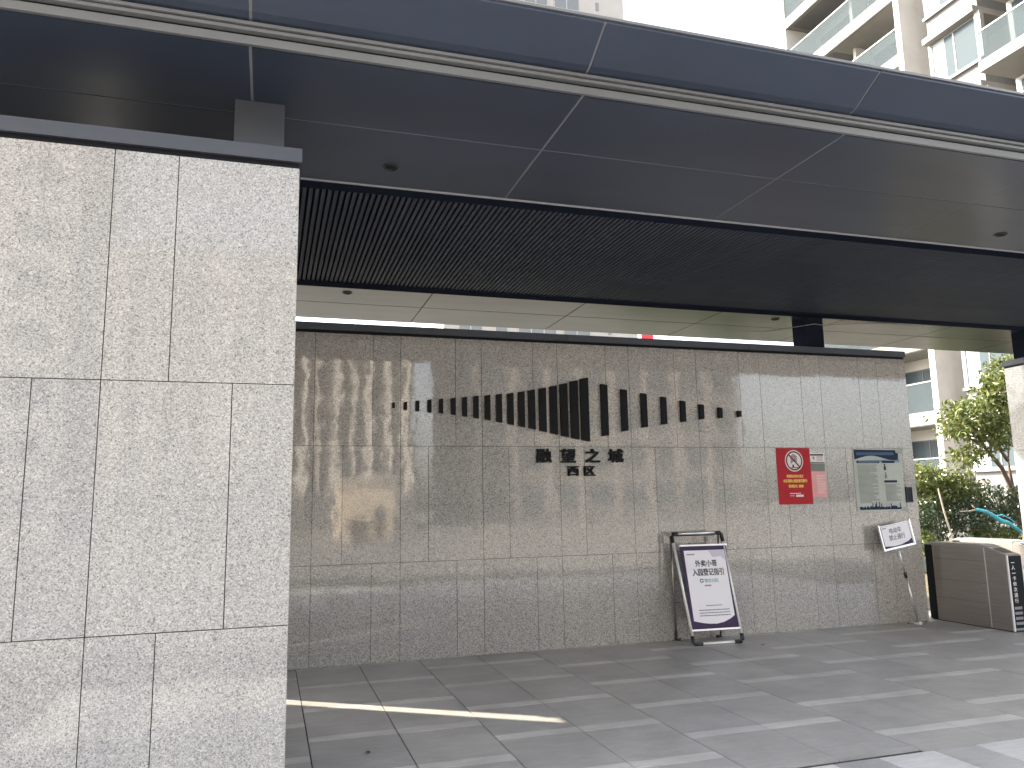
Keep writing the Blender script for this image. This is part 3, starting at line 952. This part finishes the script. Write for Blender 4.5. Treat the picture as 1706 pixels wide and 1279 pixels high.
# ------------------------------------------------------------------ turnstiles
def turnstile(label, x0, ynear, yfar, text, grp='turnstiles across the gateway'):
    t = T('turnstile', label, 'turnstile', (x0 + 0.1, (ynear + yfar) / 2, 0), grp)
    x1 = x0 + 0.20
    zt = 0.915
    # housing with a bevelled front top corner
    prof = [(yfar, 0.012), (yfar, zt), (ynear + 0.27, zt), (ynear + 0.015, zt - 0.085), (ynear + 0.015, 0.012)]
    body = G(t, 'housing', yz_prism(prof, x0, x1), 'steel')
    for zz in (0.28, 0.50, 0.75):
        B(t, 'side_seam', x0 - 0.0015, x0 - 0.0002, ynear + 0.30, yfar - 0.12, zz, zz + 0.006, 'ink_grey')
    B(t, 'side_rib', x0 - 0.004, x0 - 0.0003, ynear + 0.285, ynear + 0.293, 0.02, zt - 0.01, 'alu')
    B(t, 'end_panel', x0 - 0.003, x1 + 0.003, yfar - 0.11, yfar + 0.002, 0.012, zt - 0.002, 'black')
    B(t, 'plinth', x0 + 0.012, x1 - 0.012, ynear + 0.03, yfar - 0.012, 0.0, 0.0118, 'plastic')
    lid = yz_prism([(yfar + 0.003, zt + 0.001), (yfar + 0.003, zt + 0.012), (yfar - 0.12, zt + 0.032), (ynear + 0.36, zt + 0.032), (ynear + 0.255, zt + 0.012), (ynear + 0.262, zt + 0.001)], x0 - 0.006, x1 + 0.006)
    G(t, 'lid', lid, 'lid')
    # raked card reader plate
    pl = [(ynear + 0.250, zt - 0.003), (ynear + 0.250, zt + 0.006), (ynear + 0.004, zt - 0.073), (ynear + 0.012, zt - 0.083)]
    rd = G(t, 'reader_plate', yz_prism(pl, x0 - 0.004, x1 + 0.004), 'lid')
    G(rd, 'reader_window', yz_prism([(y + 0.0, z + 0.004) for y, z in [(ynear + 0.20, zt - 0.012), (ynear + 0.20, zt - 0.009), (ynear + 0.06, zt - 0.054), (ynear + 0.06, zt - 0.057)]], x0 + 0.035, x1 - 0.035), 'plastic')
    fp = B(t, 'front_panel', x0 + 0.012, x1 + 0.004, ynear, ynear + 0.014, 0.012, zt - 0.088, 'black')
    B(t, 'front_edge', x0 - 0.004, x0 + 0.0115, ynear - 0.004, ynear + 0.0145, 0.012, zt - 0.075, 'whitealu')
    B(t, 'front_edge', x1 - 0.004 + 0.0085, x1 + 0.016, ynear - 0.004, ynear + 0.0145, 0.012, zt - 0.080, 'whitealu')
    pr = obj('panel_print', raw_mesh(*prism(rect(-0.02, 0.14, 0.02, 0.045), 0.0, 0.0006), 'ink_grey'), fp, Vector((x0 + 0.03, ynear - 0.0006, 0.0)) - ORI[fp.name], WALLROT)
    if text:
        zc = 0.775
        for ch in '一人一卡依次通行':
            hgt = 0.046 if ch != '一' else 0.008
            lettering(pr, ch, 0.018, 0.068, zc - hgt / 2 - 0.02, zc + hgt / 2 - 0.02, 0.0, 'offwhite', 0.01)
            zc -= 0.061 if ch != '一' else 0.055
        for k in range(4):
            flat(pr, 'label_strip', rect(0.0, 0.11, 0.245 - 0.055 * k, 0.275 - 0.055 * k), 0.0, 0.0006, 'ink_grey')
    # glass wing
    B(t, 'wing', x1 + 0.006, x1 + 0.30, (ynear + yfar) / 2 - 0.006, (ynear + yfar) / 2 + 0.006, 0.18, 0.84, 'rail_glass')
    return t
turnstile('steel turnstile touching the granite wall, with vertical Chinese lettering', 7.925, -1.05, 0.10, True)
turnstile('second steel turnstile, farther right beside the end pier', 8.93, -0.55, 0.62, True)

# ------------------------------------------------------------------ apartment tower on the right
tw = T('apartment_tower', 'cream apartment tower with glass balconies rising at the right', 'building', (27, 16, 0))
LV = [1.30 + 3.05 * k for k in range(11)]
TOPZ = 36.0
B(tw, 'wall', 26.9, 40.0, 2.0, 23.2, 0.0, TOPZ, 'tower')                   # main body, recessed behind the balconies
B(tw, 'corner_pier', 25.0, 40.0, 23.2, 24.05, 0.0, TOPZ + 0.3, 'tower')
B(tw, 'fin_wall', 25.0, 25.90, 15.95, 16.22, 0.0, TOPZ, 'tower')
B(tw, 'fin_wall', 25.903, 26.55, 15.99, 16.20, 0.0, TOPZ, 'tower')
B(tw, 'fin_wall', 26.553, 26.897, 15.95, 16.22, 0.0, TOPZ, 'tower')
B(tw, 'partition', 26.0, 26.897, 19.6, 19.78, 0.0, TOPZ, 'tower')
def glazing(t, x, y0, y1, z0, z1, n, mat_f='frame', curtain=None):
    """window facing -X: frame and panes"""
    f = 0.05
    w = B(t, 'window', x - 0.03, x + 0.02, y0, y1, z0, z0 + f, mat_f)
    fr = []
    for (a, b_, c_, d_) in ((y0, y1, z1 - f, z1), (y0, y0 + f, z0 + f, z1 - f), (y1 - f, y1, z0 + f, z1 - f)):
        fr.append(boxgeo(x - 0.03, x + 0.02, a, b_, c_, d_))
    for k in range(1, n):
        yy = y0 + (y1 - y0) * k / n
        fr.append(boxgeo(x - 0.03, x + 0.02, yy - f / 2, yy + f / 2, z0 + f, z1 - f))
    V, F = [], []
    for v_, f_ in fr:
        o = len(V)
        V += v_
        F += [tuple(i + o for i in q) for q in f_]
    G(w, 'frame', (V, F), mat_f)
    for k in range(n):
        a, b_ = y0 + (y1 - y0) * k / n + f / 2, y0 + (y1 - y0) * (k + 1) / n - f / 2
        p = bx('pane', x - 0.012, x - 0.004, a, b_, z0 + f, z1 - f, 'pane', w, ORI[w.name])
        ORI[p.name] = Vector((x - 0.008, (a + b_) / 2, (z0 + z1) / 2))
    if curtain:
        p = bx('curtain', x - 0.0165, x - 0.0135, curtain[0], curtain[1], z0 + f, z1 - f, 'curtain', w, ORI[w.name])
    return w
for k, L in enumerate(LV):
    # far wing: deep balconies
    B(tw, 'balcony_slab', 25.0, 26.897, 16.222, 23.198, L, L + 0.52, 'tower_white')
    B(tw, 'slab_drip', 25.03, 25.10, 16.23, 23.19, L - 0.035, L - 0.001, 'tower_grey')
    if L < 30:
        B(tw, 'railing_glass', 25.04, 25.055, 16.24, 23.18, L + 0.53, L + 1.68, 'rail_glass')
        B(tw, 'railing_top', 25.02, 25.075, 16.24, 23.18, L + 1.682, L + 1.735, 'frame')
        glazing(tw, 26.88, 16.5, 19.4, L + 0.56, L + 2.6, 3, 'dark_frame')
        glazing(tw, 26.88, 20.0, 22.8, L + 0.56, L + 2.6, 3, 'dark_frame')
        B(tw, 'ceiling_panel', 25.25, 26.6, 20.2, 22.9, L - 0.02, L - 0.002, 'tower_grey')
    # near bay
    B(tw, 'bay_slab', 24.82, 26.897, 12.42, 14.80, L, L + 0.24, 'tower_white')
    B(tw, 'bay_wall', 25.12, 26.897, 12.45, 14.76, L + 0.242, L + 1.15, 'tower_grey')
    if L < 30:
        B(tw, 'bay_sill', 24.98, 25.118, 12.42, 14.79, L + 1.08, L + 1.18, 'frame')
        glazing(tw, 25.15, 12.55, 14.70, L + 1.18, L + 3.0, 2, 'frame', (14.05, 14.6))
        B(tw, 'bay_post', 25.0, 25.2, 12.30, 12.54, L + 1.182, L + 3.04, 'frame')
        B(tw, 'bay_post', 25.1, 25.25, 14.705, 14.79, L + 1.182, L + 3.04, 'tower')
    # near balcony
    B(tw, 'balcony_slab', 24.0, 26.897, 2.0, 11.75, L, L + 0.40, 'tower_white')
    if L < 30:
        B(tw, 'railing_glass', 24.05, 24.065, 2.05, 11.70, L + 0.41, L + 1.50, 'rail_glass')
        B(tw, 'railing_top', 24.03, 24.085, 2.05, 11.70, L + 1.502, L + 1.55, 'frame')
        glazing(tw, 25.6, 8.6, 11.5, L + 0.45, L + 2.9, 3, 'frame')
        glazing(tw, 25.6, 3.2, 8.0, L + 0.45, L + 2.9, 4, 'frame')
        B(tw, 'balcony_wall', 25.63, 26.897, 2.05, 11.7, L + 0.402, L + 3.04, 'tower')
    # notch window between fin and bay
    if L < 30:
        glazing(tw, 26.88, 14.95, 15.85, L + 0.6, L + 2.7, 1, 'frame')
        B(tw, 'notch_rail', 26.6, 26.63, 14.82, 15.9, L + 1.4, L + 1.45, 'frame')
B(tw, 'parapet', 24.9, 40.0, 1.9, 24.1, TOPZ + 0.31, TOPZ + 1.2, 'tower_white')
lp = [(25.75 + 0.16 * math.cos(2 * math.pi * k / 16), 17.2 + 0.16 * math.sin(2 * math.pi * k / 16)) for k in range(16)]
v, f = prism(lp, LV[6] - 0.09, LV[6] - 0.003)
G(tw, 'ceiling_lamp', (v, f), 'lamp')

# ------------------------------------------------------------------ far tower behind the gateway
ft = T('apartment_tower', 'distant beige apartment block seen above the canopy and through the slot', 'building', (28, 78, 0))
B(ft, 'wall', 17.0, 39.4, 70.0, 86.0, 0.0, 84.0, 'far_beige')
for k in range(26):
    z0 = 1.2 + 3.05 * k
    for (xa, xb, nn_) in ((18.6, 21.2, 2), (22.6, 24.0, 1), (25.2, 29.6, 3), (30.4, 33.6, 2)):
        w = B(ft, 'window', xa, xb, 69.90, 69.995, z0, z0 + 1.9, 'far_white')
        for q in range(nn_):
            a, b_ = xa + (xb - xa) * q / nn_ + 0.07, xa + (xb - xa) * (q + 1) / nn_ - 0.07
            bx('pane', a, b_, 69.86, 69.895, z0 + 0.1, z0 + 1.8, 'far_pane', w, ORI[w.name])
    B(ft, 'floor_band', 16.95, 34.2, 69.80, 69.998, z0 - 0.75, z0 - 0.35, 'far_white')
    B(ft, 'vent_slot', 35.75, 36.15, 69.94, 69.998, z0 + 0.6, z0 + 1.65, 'ink_grey')
rb = T('banner_board', 'red banner panel glimpsed through the slot above the wall', 'banner', (27.6, 45, 0))
B(rb, 'panel', 27.1, 28.1, 45, 45.08, 12.2, 14.35, 'banner_red')
B(rb, 'pole', 27.2, 27.3, 45.09, 45.2, 0.0, 14.3, 'frame')
B(rb, 'pole', 27.9, 28.0, 45.09, 45.2, 0.0, 14.3, 'frame')

# ------------------------------------------------------------------ vegetation
def leaf_cloud(clusters, n, size, seed, flat_bias=0.35, asp=2.4):
    """pointed leaves spread through ellipsoid clusters; returns verts, faces"""
    r = np.random.RandomState(seed)
    tot = sum(c[3] * c[4] * c[5] for c in clusters)
    V, F = [], []
    for (cx, cy, cz, rx, ry, rz) in clusters:
        m = max(20, int(n * rx * ry * rz / tot))
        d = r.normal(size=(m, 3))
        d /= np.linalg.norm(d, axis=1)[:, None]
        rad = r.uniform(0.15, 1.0, m) ** 0.45
        lump = 1 + 0.28 * np.sin(d[:, 0] * 5 + cx * 3) * np.cos(d[:, 2] * 6 + cz * 5) + 0.18 * np.sin(d[:, 1] * 9 + d[:, 0] * 7)
        P = np.stack([cx + d[:, 0] * rx * rad * lump, cy + d[:, 1] * ry * rad * lump, cz + d[:, 2] * rz * rad * lump], 1)
        ax = d * 0.6 + r.normal(size=(m, 3)) * 0.7 + np.array([0, 0, -0.15])
        ax /= np.linalg.norm(ax, axis=1)[:, None]
        nr = r.normal(size=(m, 3)) * 0.8 + np.array([0, 0, 0.9])
        sd_ = np.cross(ax, nr)
        sd_ /= np.linalg.norm(sd_, axis=1)[:, None] + 1e-9
        up = np.cross(sd_, ax)
        L = size * r.uniform(0.6, 1.3, m)[:, None]
        Wd = L / asp
        a = P - ax * L / 2
        b_ = P + sd_ * Wd / 2 + up * Wd * 0.12
        c = P + ax * L / 2 - up * L * 0.12
        e = P - sd_ * Wd / 2 + up * Wd * 0.12
        o = len(V)
        V.append(None)
        V.pop()
        blk = np.stack([a, b_, c, e], 1).reshape(-1, 3)
        V.extend(map(tuple, blk))
        for i in range(m):
            q = o + 4 * i
            F.append((q, q + 1, q + 2))
            F.append((q, q + 2, q + 3))
    return V, F

def stuffpart(t, name, geo, mat):
    o = G(t, name, geo, mat)
    o['kind'] = 'stuff'
    return o

lw = structure(obj('added_lawn', grid_sheet(-60, 60, 0.95, 64, -0.022, 'added_lawn')))  # dark ground sheet added behind the wall to dim the rear soffit
gb = structure(obj('garden_bed', raw_mesh(*boxgeo(10.2, 22.0, 1.9, 12.0, -0.02, 0.05), 'garden')))

tr = T('broadleaf_tree', 'leafy evergreen tree with yellow-green crown behind the turnstiles', 'tree', (14.6, 4.3, 0.05))
trunk_pts = [(14.6, 4.3, 0.0), (14.5, 4.25, 0.9), (14.35, 4.2, 1.55), (14.0, 4.1, 2.05), (13.5, 4.0, 2.45), (13.1, 3.95, 2.62)]
G(tr, 'trunk', tube_geo(trunk_pts, [0.075, 0.065, 0.055, 0.042, 0.03, 0.02], 8), 'bark', True)
for pts in ([(14.35, 4.2, 1.55), (14.3, 4.2, 2.2), (14.35, 4.1, 3.0), (14.1, 4.0, 3.5)], [(14.3, 4.2, 2.2), (13.9, 4.2, 2.7), (13.5, 4.2, 3.1)], [(14.35, 4.1, 3.0), (14.7, 4.0, 3.7)], [(13.5, 4.0, 2.45), (13.2, 4.0, 2.95), (12.9, 4.0, 3.1)]):
    G(tr, 'branch', tube_geo(pts, [0.04] + [0.022] * (len(pts) - 2) + [0.01], 6), 'bark', True)
crown = [(13.05, 4.0, 3.02, 0.50, 0.5, 0.36), (12.72, 3.9, 2.78, 0.34, 0.4, 0.22), (13.55, 4.1, 3.12, 0.55, 0.5, 0.42), (14.15, 4.0, 3.55, 0.52, 0.5, 0.42), (14.45, 4.1, 4.0, 0.42, 0.5, 0.40), (13.55, 3.9, 2.62, 0.48, 0.4, 0.30), (14.1, 4.1, 2.85, 0.45, 0.4, 0.34), (13.25, 4.2, 2.3, 0.42, 0.4, 0.24), (14.7, 4.2, 3.2, 0.4, 0.5, 0.4), (13.8, 4.0, 3.75, 0.22, 0.3, 0.20)]
stuffpart(tr, 'crown', leaf_cloud(crown, 5200, 0.125, 3), 'leaf_sun')

def shrub(label, clusters, n, size, mat, seed, loc, group='shrubs behind the turnstiles', stems=4):
    t = T('shrub', label, 'shrub', loc, group)
    r = random.Random(seed)
    for k in range(stems):
        c = clusters[k % len(clusters)]
        p0 = (loc[0] + r.uniform(-0.15, 0.15), loc[1] + r.uniform(-0.15, 0.15), 0.0)
        p2 = (c[0] + r.uniform(-0.1, 0.1), c[1], c[2] + c[5] * 0.4)
        p1 = tuple((a + b_) / 2 + r.uniform(-0.08, 0.08) for a, b_ in zip(p0, p2))
        G(t, 'stem', tube_geo([p0, p1, p2], [0.02, 0.015, 0.007], 6), 'bark_pale' if k % 2 else 'bark', True)
    stuffpart(t, 'foliage', leaf_cloud(clusters, n, size, seed), mat)
    return t
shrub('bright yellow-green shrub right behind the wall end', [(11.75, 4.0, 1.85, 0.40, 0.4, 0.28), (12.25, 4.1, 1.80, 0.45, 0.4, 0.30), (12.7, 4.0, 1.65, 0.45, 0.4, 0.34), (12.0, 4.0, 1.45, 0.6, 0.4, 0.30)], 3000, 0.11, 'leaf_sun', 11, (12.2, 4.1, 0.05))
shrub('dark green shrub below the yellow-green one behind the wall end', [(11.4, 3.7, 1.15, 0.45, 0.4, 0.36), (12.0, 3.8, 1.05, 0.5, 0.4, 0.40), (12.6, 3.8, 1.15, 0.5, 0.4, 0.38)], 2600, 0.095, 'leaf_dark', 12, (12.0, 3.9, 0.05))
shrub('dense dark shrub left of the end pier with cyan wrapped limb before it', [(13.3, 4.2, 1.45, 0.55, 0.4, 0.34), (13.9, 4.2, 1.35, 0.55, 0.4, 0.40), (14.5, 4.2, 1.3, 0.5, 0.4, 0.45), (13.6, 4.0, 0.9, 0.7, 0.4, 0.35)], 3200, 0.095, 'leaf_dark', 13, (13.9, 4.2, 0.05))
shrub('low mixed shrub along the garden edge near the second turnstile', [(12.9, 3.6, 0.75, 0.35, 0.3, 0.28), (13.5, 3.5, 0.7, 0.35, 0.3, 0.25), (11.2, 3.5, 0.7, 0.3, 0.3, 0.25)], 1300, 0.085, 'leaf_mid', 14, (12.9, 3.6, 0.05))
hd_cl = [(x_, 2.9 + 0.25 * math.sin(x_ * 2.1), 2.2 + 0.25 * math.cos(x_ * 1.7), 0.75, 0.6, 1.25) for x_ in (5.2, 6.2, 7.2, 8.2)]
shrub('unseen evergreen hedge added behind the granite wall to shade the right pier', hd_cl, 7000, 0.13, 'leaf_mid', 17, (6.7, 2.9, 0.0), None, 6)  # added out of view to block sun and low sky from the right pier
for lx, ly, a_, lab in ((0.63, -2.78, 1.9, 'dry brown leaf on the paving near the front granite pier'), (4.98, -0.62, 0.2, 'dry brown leaf on the paving beside the foot of the A-frame sign')):
    v_ = [(-0.030, 0, 0.003), (-0.008, 0.013, 0.009), (0.016, 0.011, 0.007), (0.032, 0, 0.002), (0.016, -0.012, 0.008), (-0.008, -0.013, 0.010), (0.0, 0, 0.004)]
    tag(obj('fallen_leaf', raw_mesh(v_, [(0, 6, 1), (1, 6, 2), (2, 6, 3), (3, 6, 4), (4, 6, 5), (5, 6, 0)], 'bark'), None, (lx, ly, 0.001), Euler((0, 0, a_))), lab, 'leaf', 'dry leaves on the paving')
# pale saplings and cyan wrapped limb
for lab, pts in (('thin pale sapling stem among the dark shrubs', [(11.75, 3.2, 0.05), (11.62, 3.2, 0.8), (11.5, 3.2, 1.25), (11.42, 3.2, 1.65)]), ('slim pale stake leaning beside the end pier', [(12.83, 2.9, 0.05), (12.93, 2.9, 0.8), (13.12, 2.9, 1.4)])):
    tag(obj('sapling_stem', raw_mesh(*tube_geo(pts, [0.022, 0.018, 0.016, 0.012][:len(pts)], 7), 'bark_pale')), lab, 'stem')
cy = T('wrapped_branch', 'bare branch wrapped in cyan plastic crossing before the shrubs', 'branch', (12.9, 3.0, 0.05))
G(cy, 'branch', tube_geo([(13.35, 3.0, 0.0), (13.15, 3.0, 0.62), (12.99, 3.0, 0.86)], [0.04, 0.036, 0.034], 8), 'bark_pale', True)
G(cy, 'cyan_wrap', tube_geo([(13.02, 3.0, 0.83), (12.72, 3.0, 1.02), (12.55, 3.0, 1.06), (12.42, 3.0, 1.14), (12.25, 3.0, 1.22), (12.08, 3.0, 1.255), (12.0, 3.0, 1.265)], [0.034, 0.034, 0.042, 0.036, 0.032, 0.028, 0.02], 8), 'cyan', True)
G(cy, 'twig', tube_geo([(12.02, 3.0, 1.26), (11.85, 3.0, 1.24), (11.65, 3.0, 1.24)], [0.016, 0.012, 0.006], 6), 'bark_pale', True)
G(cy, 'twig', tube_geo([(12.02, 3.0, 1.26), (11.94, 3.0, 1.34)], [0.014, 0.006], 6), 'bark_pale', True)
G(cy, 'twig', tube_geo([(12.42, 3.0, 1.14), (12.62, 3.0, 1.16), (12.9, 3.0, 1.02)], [0.012, 0.012, 0.008], 6), 'cyan', True)
pg = T('garden_box', 'pale green utility box half hidden behind shrub stems', 'box', (12.0, 4.7, 0.05))
B(pg, 'cabinet', 11.55, 12.85, 4.6, 5.0, 0.05, 1.02, 'panel_green')
B(pg, 'cabinet_lid', 11.52, 12.88, 4.57, 5.03, 1.021, 1.05, 'panel_green')

# bare trees seen through the slot above the wall
def bare_tree(label, x, y, h, seed):
    r = random.Random(seed)
    t = T('bare_tree', label, 'tree', (x, y, 0), 'bare trees behind the wall')
    parts = []
    def grow(p, d, L, rad, depth):
        n = 3
        pts, rr = [p], [rad]
        for i in range(n):
            d = (d + Vector((r.uniform(-.18, .18), r.uniform(-.18, .18), r.uniform(-.02, .12)))).normalized()
            pts.append(pts[-1] + d * L / n)
            rr.append(rad * (1 - 0.45 * (i + 1) / n))
        if depth == 0:
            G(t, 'trunk', tube_geo(pts, rr, 7), 'bark', True)
        else:
            parts.append(tube_geo(pts, rr, 4))
        if depth >= 5:
            return
        for k in range(3 if depth < 4 else 2):
            nd = (d + Vector((r.uniform(-.8, .8), r.uniform(-.8, .8), r.uniform(0.0, .7)))).normalized()
            grow(pts[-1] if k else pts[-2], nd, L * r.uniform(0.6, 0.8), rr[-1] * 0.8, depth + 1)
    grow(Vector((x, y, 0)), Vector((0, 0, 1)), h * 0.33, 0.11, 0)
    V, F = [], []
    for v_, f_ in parts:
        o = len(V)
        V += v_
        F += [tuple(i + o for i in q) for q in f_]
    o = G(t, 'crown', (V, F), 'bark')
    o['kind'] = 'stuff'
bare_tree('leafless tree at the left end of the slot above the wall', 1.4, 19, 8.3, 5)
bare_tree('leafless tree second from the left in the slot above the wall', 3.4, 20, 8.6, 6)
bare_tree('leafless tree nearest the far block in the slot above the wall', 6.0, 21, 8.4, 9)

# ------------------------------------------------------------------ buildings behind the viewer, mirrored in the polished granite
b1 = T('office_block', 'low block with pale upright fins mirrored in the granite', 'building', (0, -50, 0))
B(b1, 'wall', -9.0, 9.6, -56, -46.0, 0.0, 16.5, 'refl_dark')
r = random.Random(4)
x = -8.7
while x < 9.3:
    w = r.choice((0.18, 0.26, 0.38))
    B(b1, 'fin', x, x + w, -45.998, -45.45, 2.6 + r.choice((0, 0, 1.2)), 15.6, 'fin')
    x += w + r.choice((0.45, 0.6, 0.85, 1.1))
for k in range(5):
    B(b1, 'floor_band', -9.05, 9.65, -45.999, -45.9, 2.2 + 3.2 * k, 2.55 + 3.2 * k, 'far_beige')
b2 = T('apartment_block', 'tall beige block mirrored behind the bar emblem', 'building', (26, -53, 0))
B(b2, 'wall', 12.7, 40.0, -54, -52.0, 0.0, 42.0, 'refl_dark')
for k in range(12):
    for q in range(9):
        w = B(b2, 'window', 13.4 + 3.0 * q, 15.2 + 3.0 * q, -51.999, -51.93, 1.2 + 3.2 * k, 3.1 + 3.2 * k, 'pane')
    B(b2, 'floor_band', 12.6, 40.1, -51.999, -51.88, 3.4 + 3.2 * k, 3.65 + 3.2 * k, 'b2_band')
for q in range(8):
    B(b2, 'pilaster', 15.5 + 3.0 * q, 15.95 + 3.0 * q, -51.998, -51.7, 0.0, 41.5, 'b2_band')
b3 = T('apartment_block', 'tall cream block mirrored at the left of the granite pier', 'building', (-26, -56, 0))
B(b3, 'wall', -44.0, -11.5, -64, -50.0, 0.0, 48.0, 'far_beige')
for k in range(14):
    for q in range(8):
        B(b3, 'window', -42.5 + 4.0 * q, -40.3 + 4.0 * q, -49.999, -49.93, 1.2 + 3.2 * k, 3.1 + 3.2 * k, 'pane')
ks = T('kiosk', 'small tan kiosk mirrored low in the granite wall', 'kiosk', (4.6, -31, 0))
B(ks, 'wall', 3.3, 5.9, -33.0, -30.4, 0.0, 2.75, 'kiosk')
B(ks, 'roof', 3.15, 6.05, -33.2, -30.2, 2.751, 2.9, 'fin')
B(ks, 'door', 3.6, 4.4, -30.398, -30.36, 0.0, 2.05, 'kiosk')
shrub('round shrub mirrored in front of the kiosk', [(4.1, -29.4, 0.5, 0.6, 0.4, 0.45), (5.1, -29.4, 0.8, 0.3, 0.3, 0.8)], 1600, 0.13, 'leaf_dark', 71, (4.5, -29.4, 0), 'shrubs mirrored in the granite')
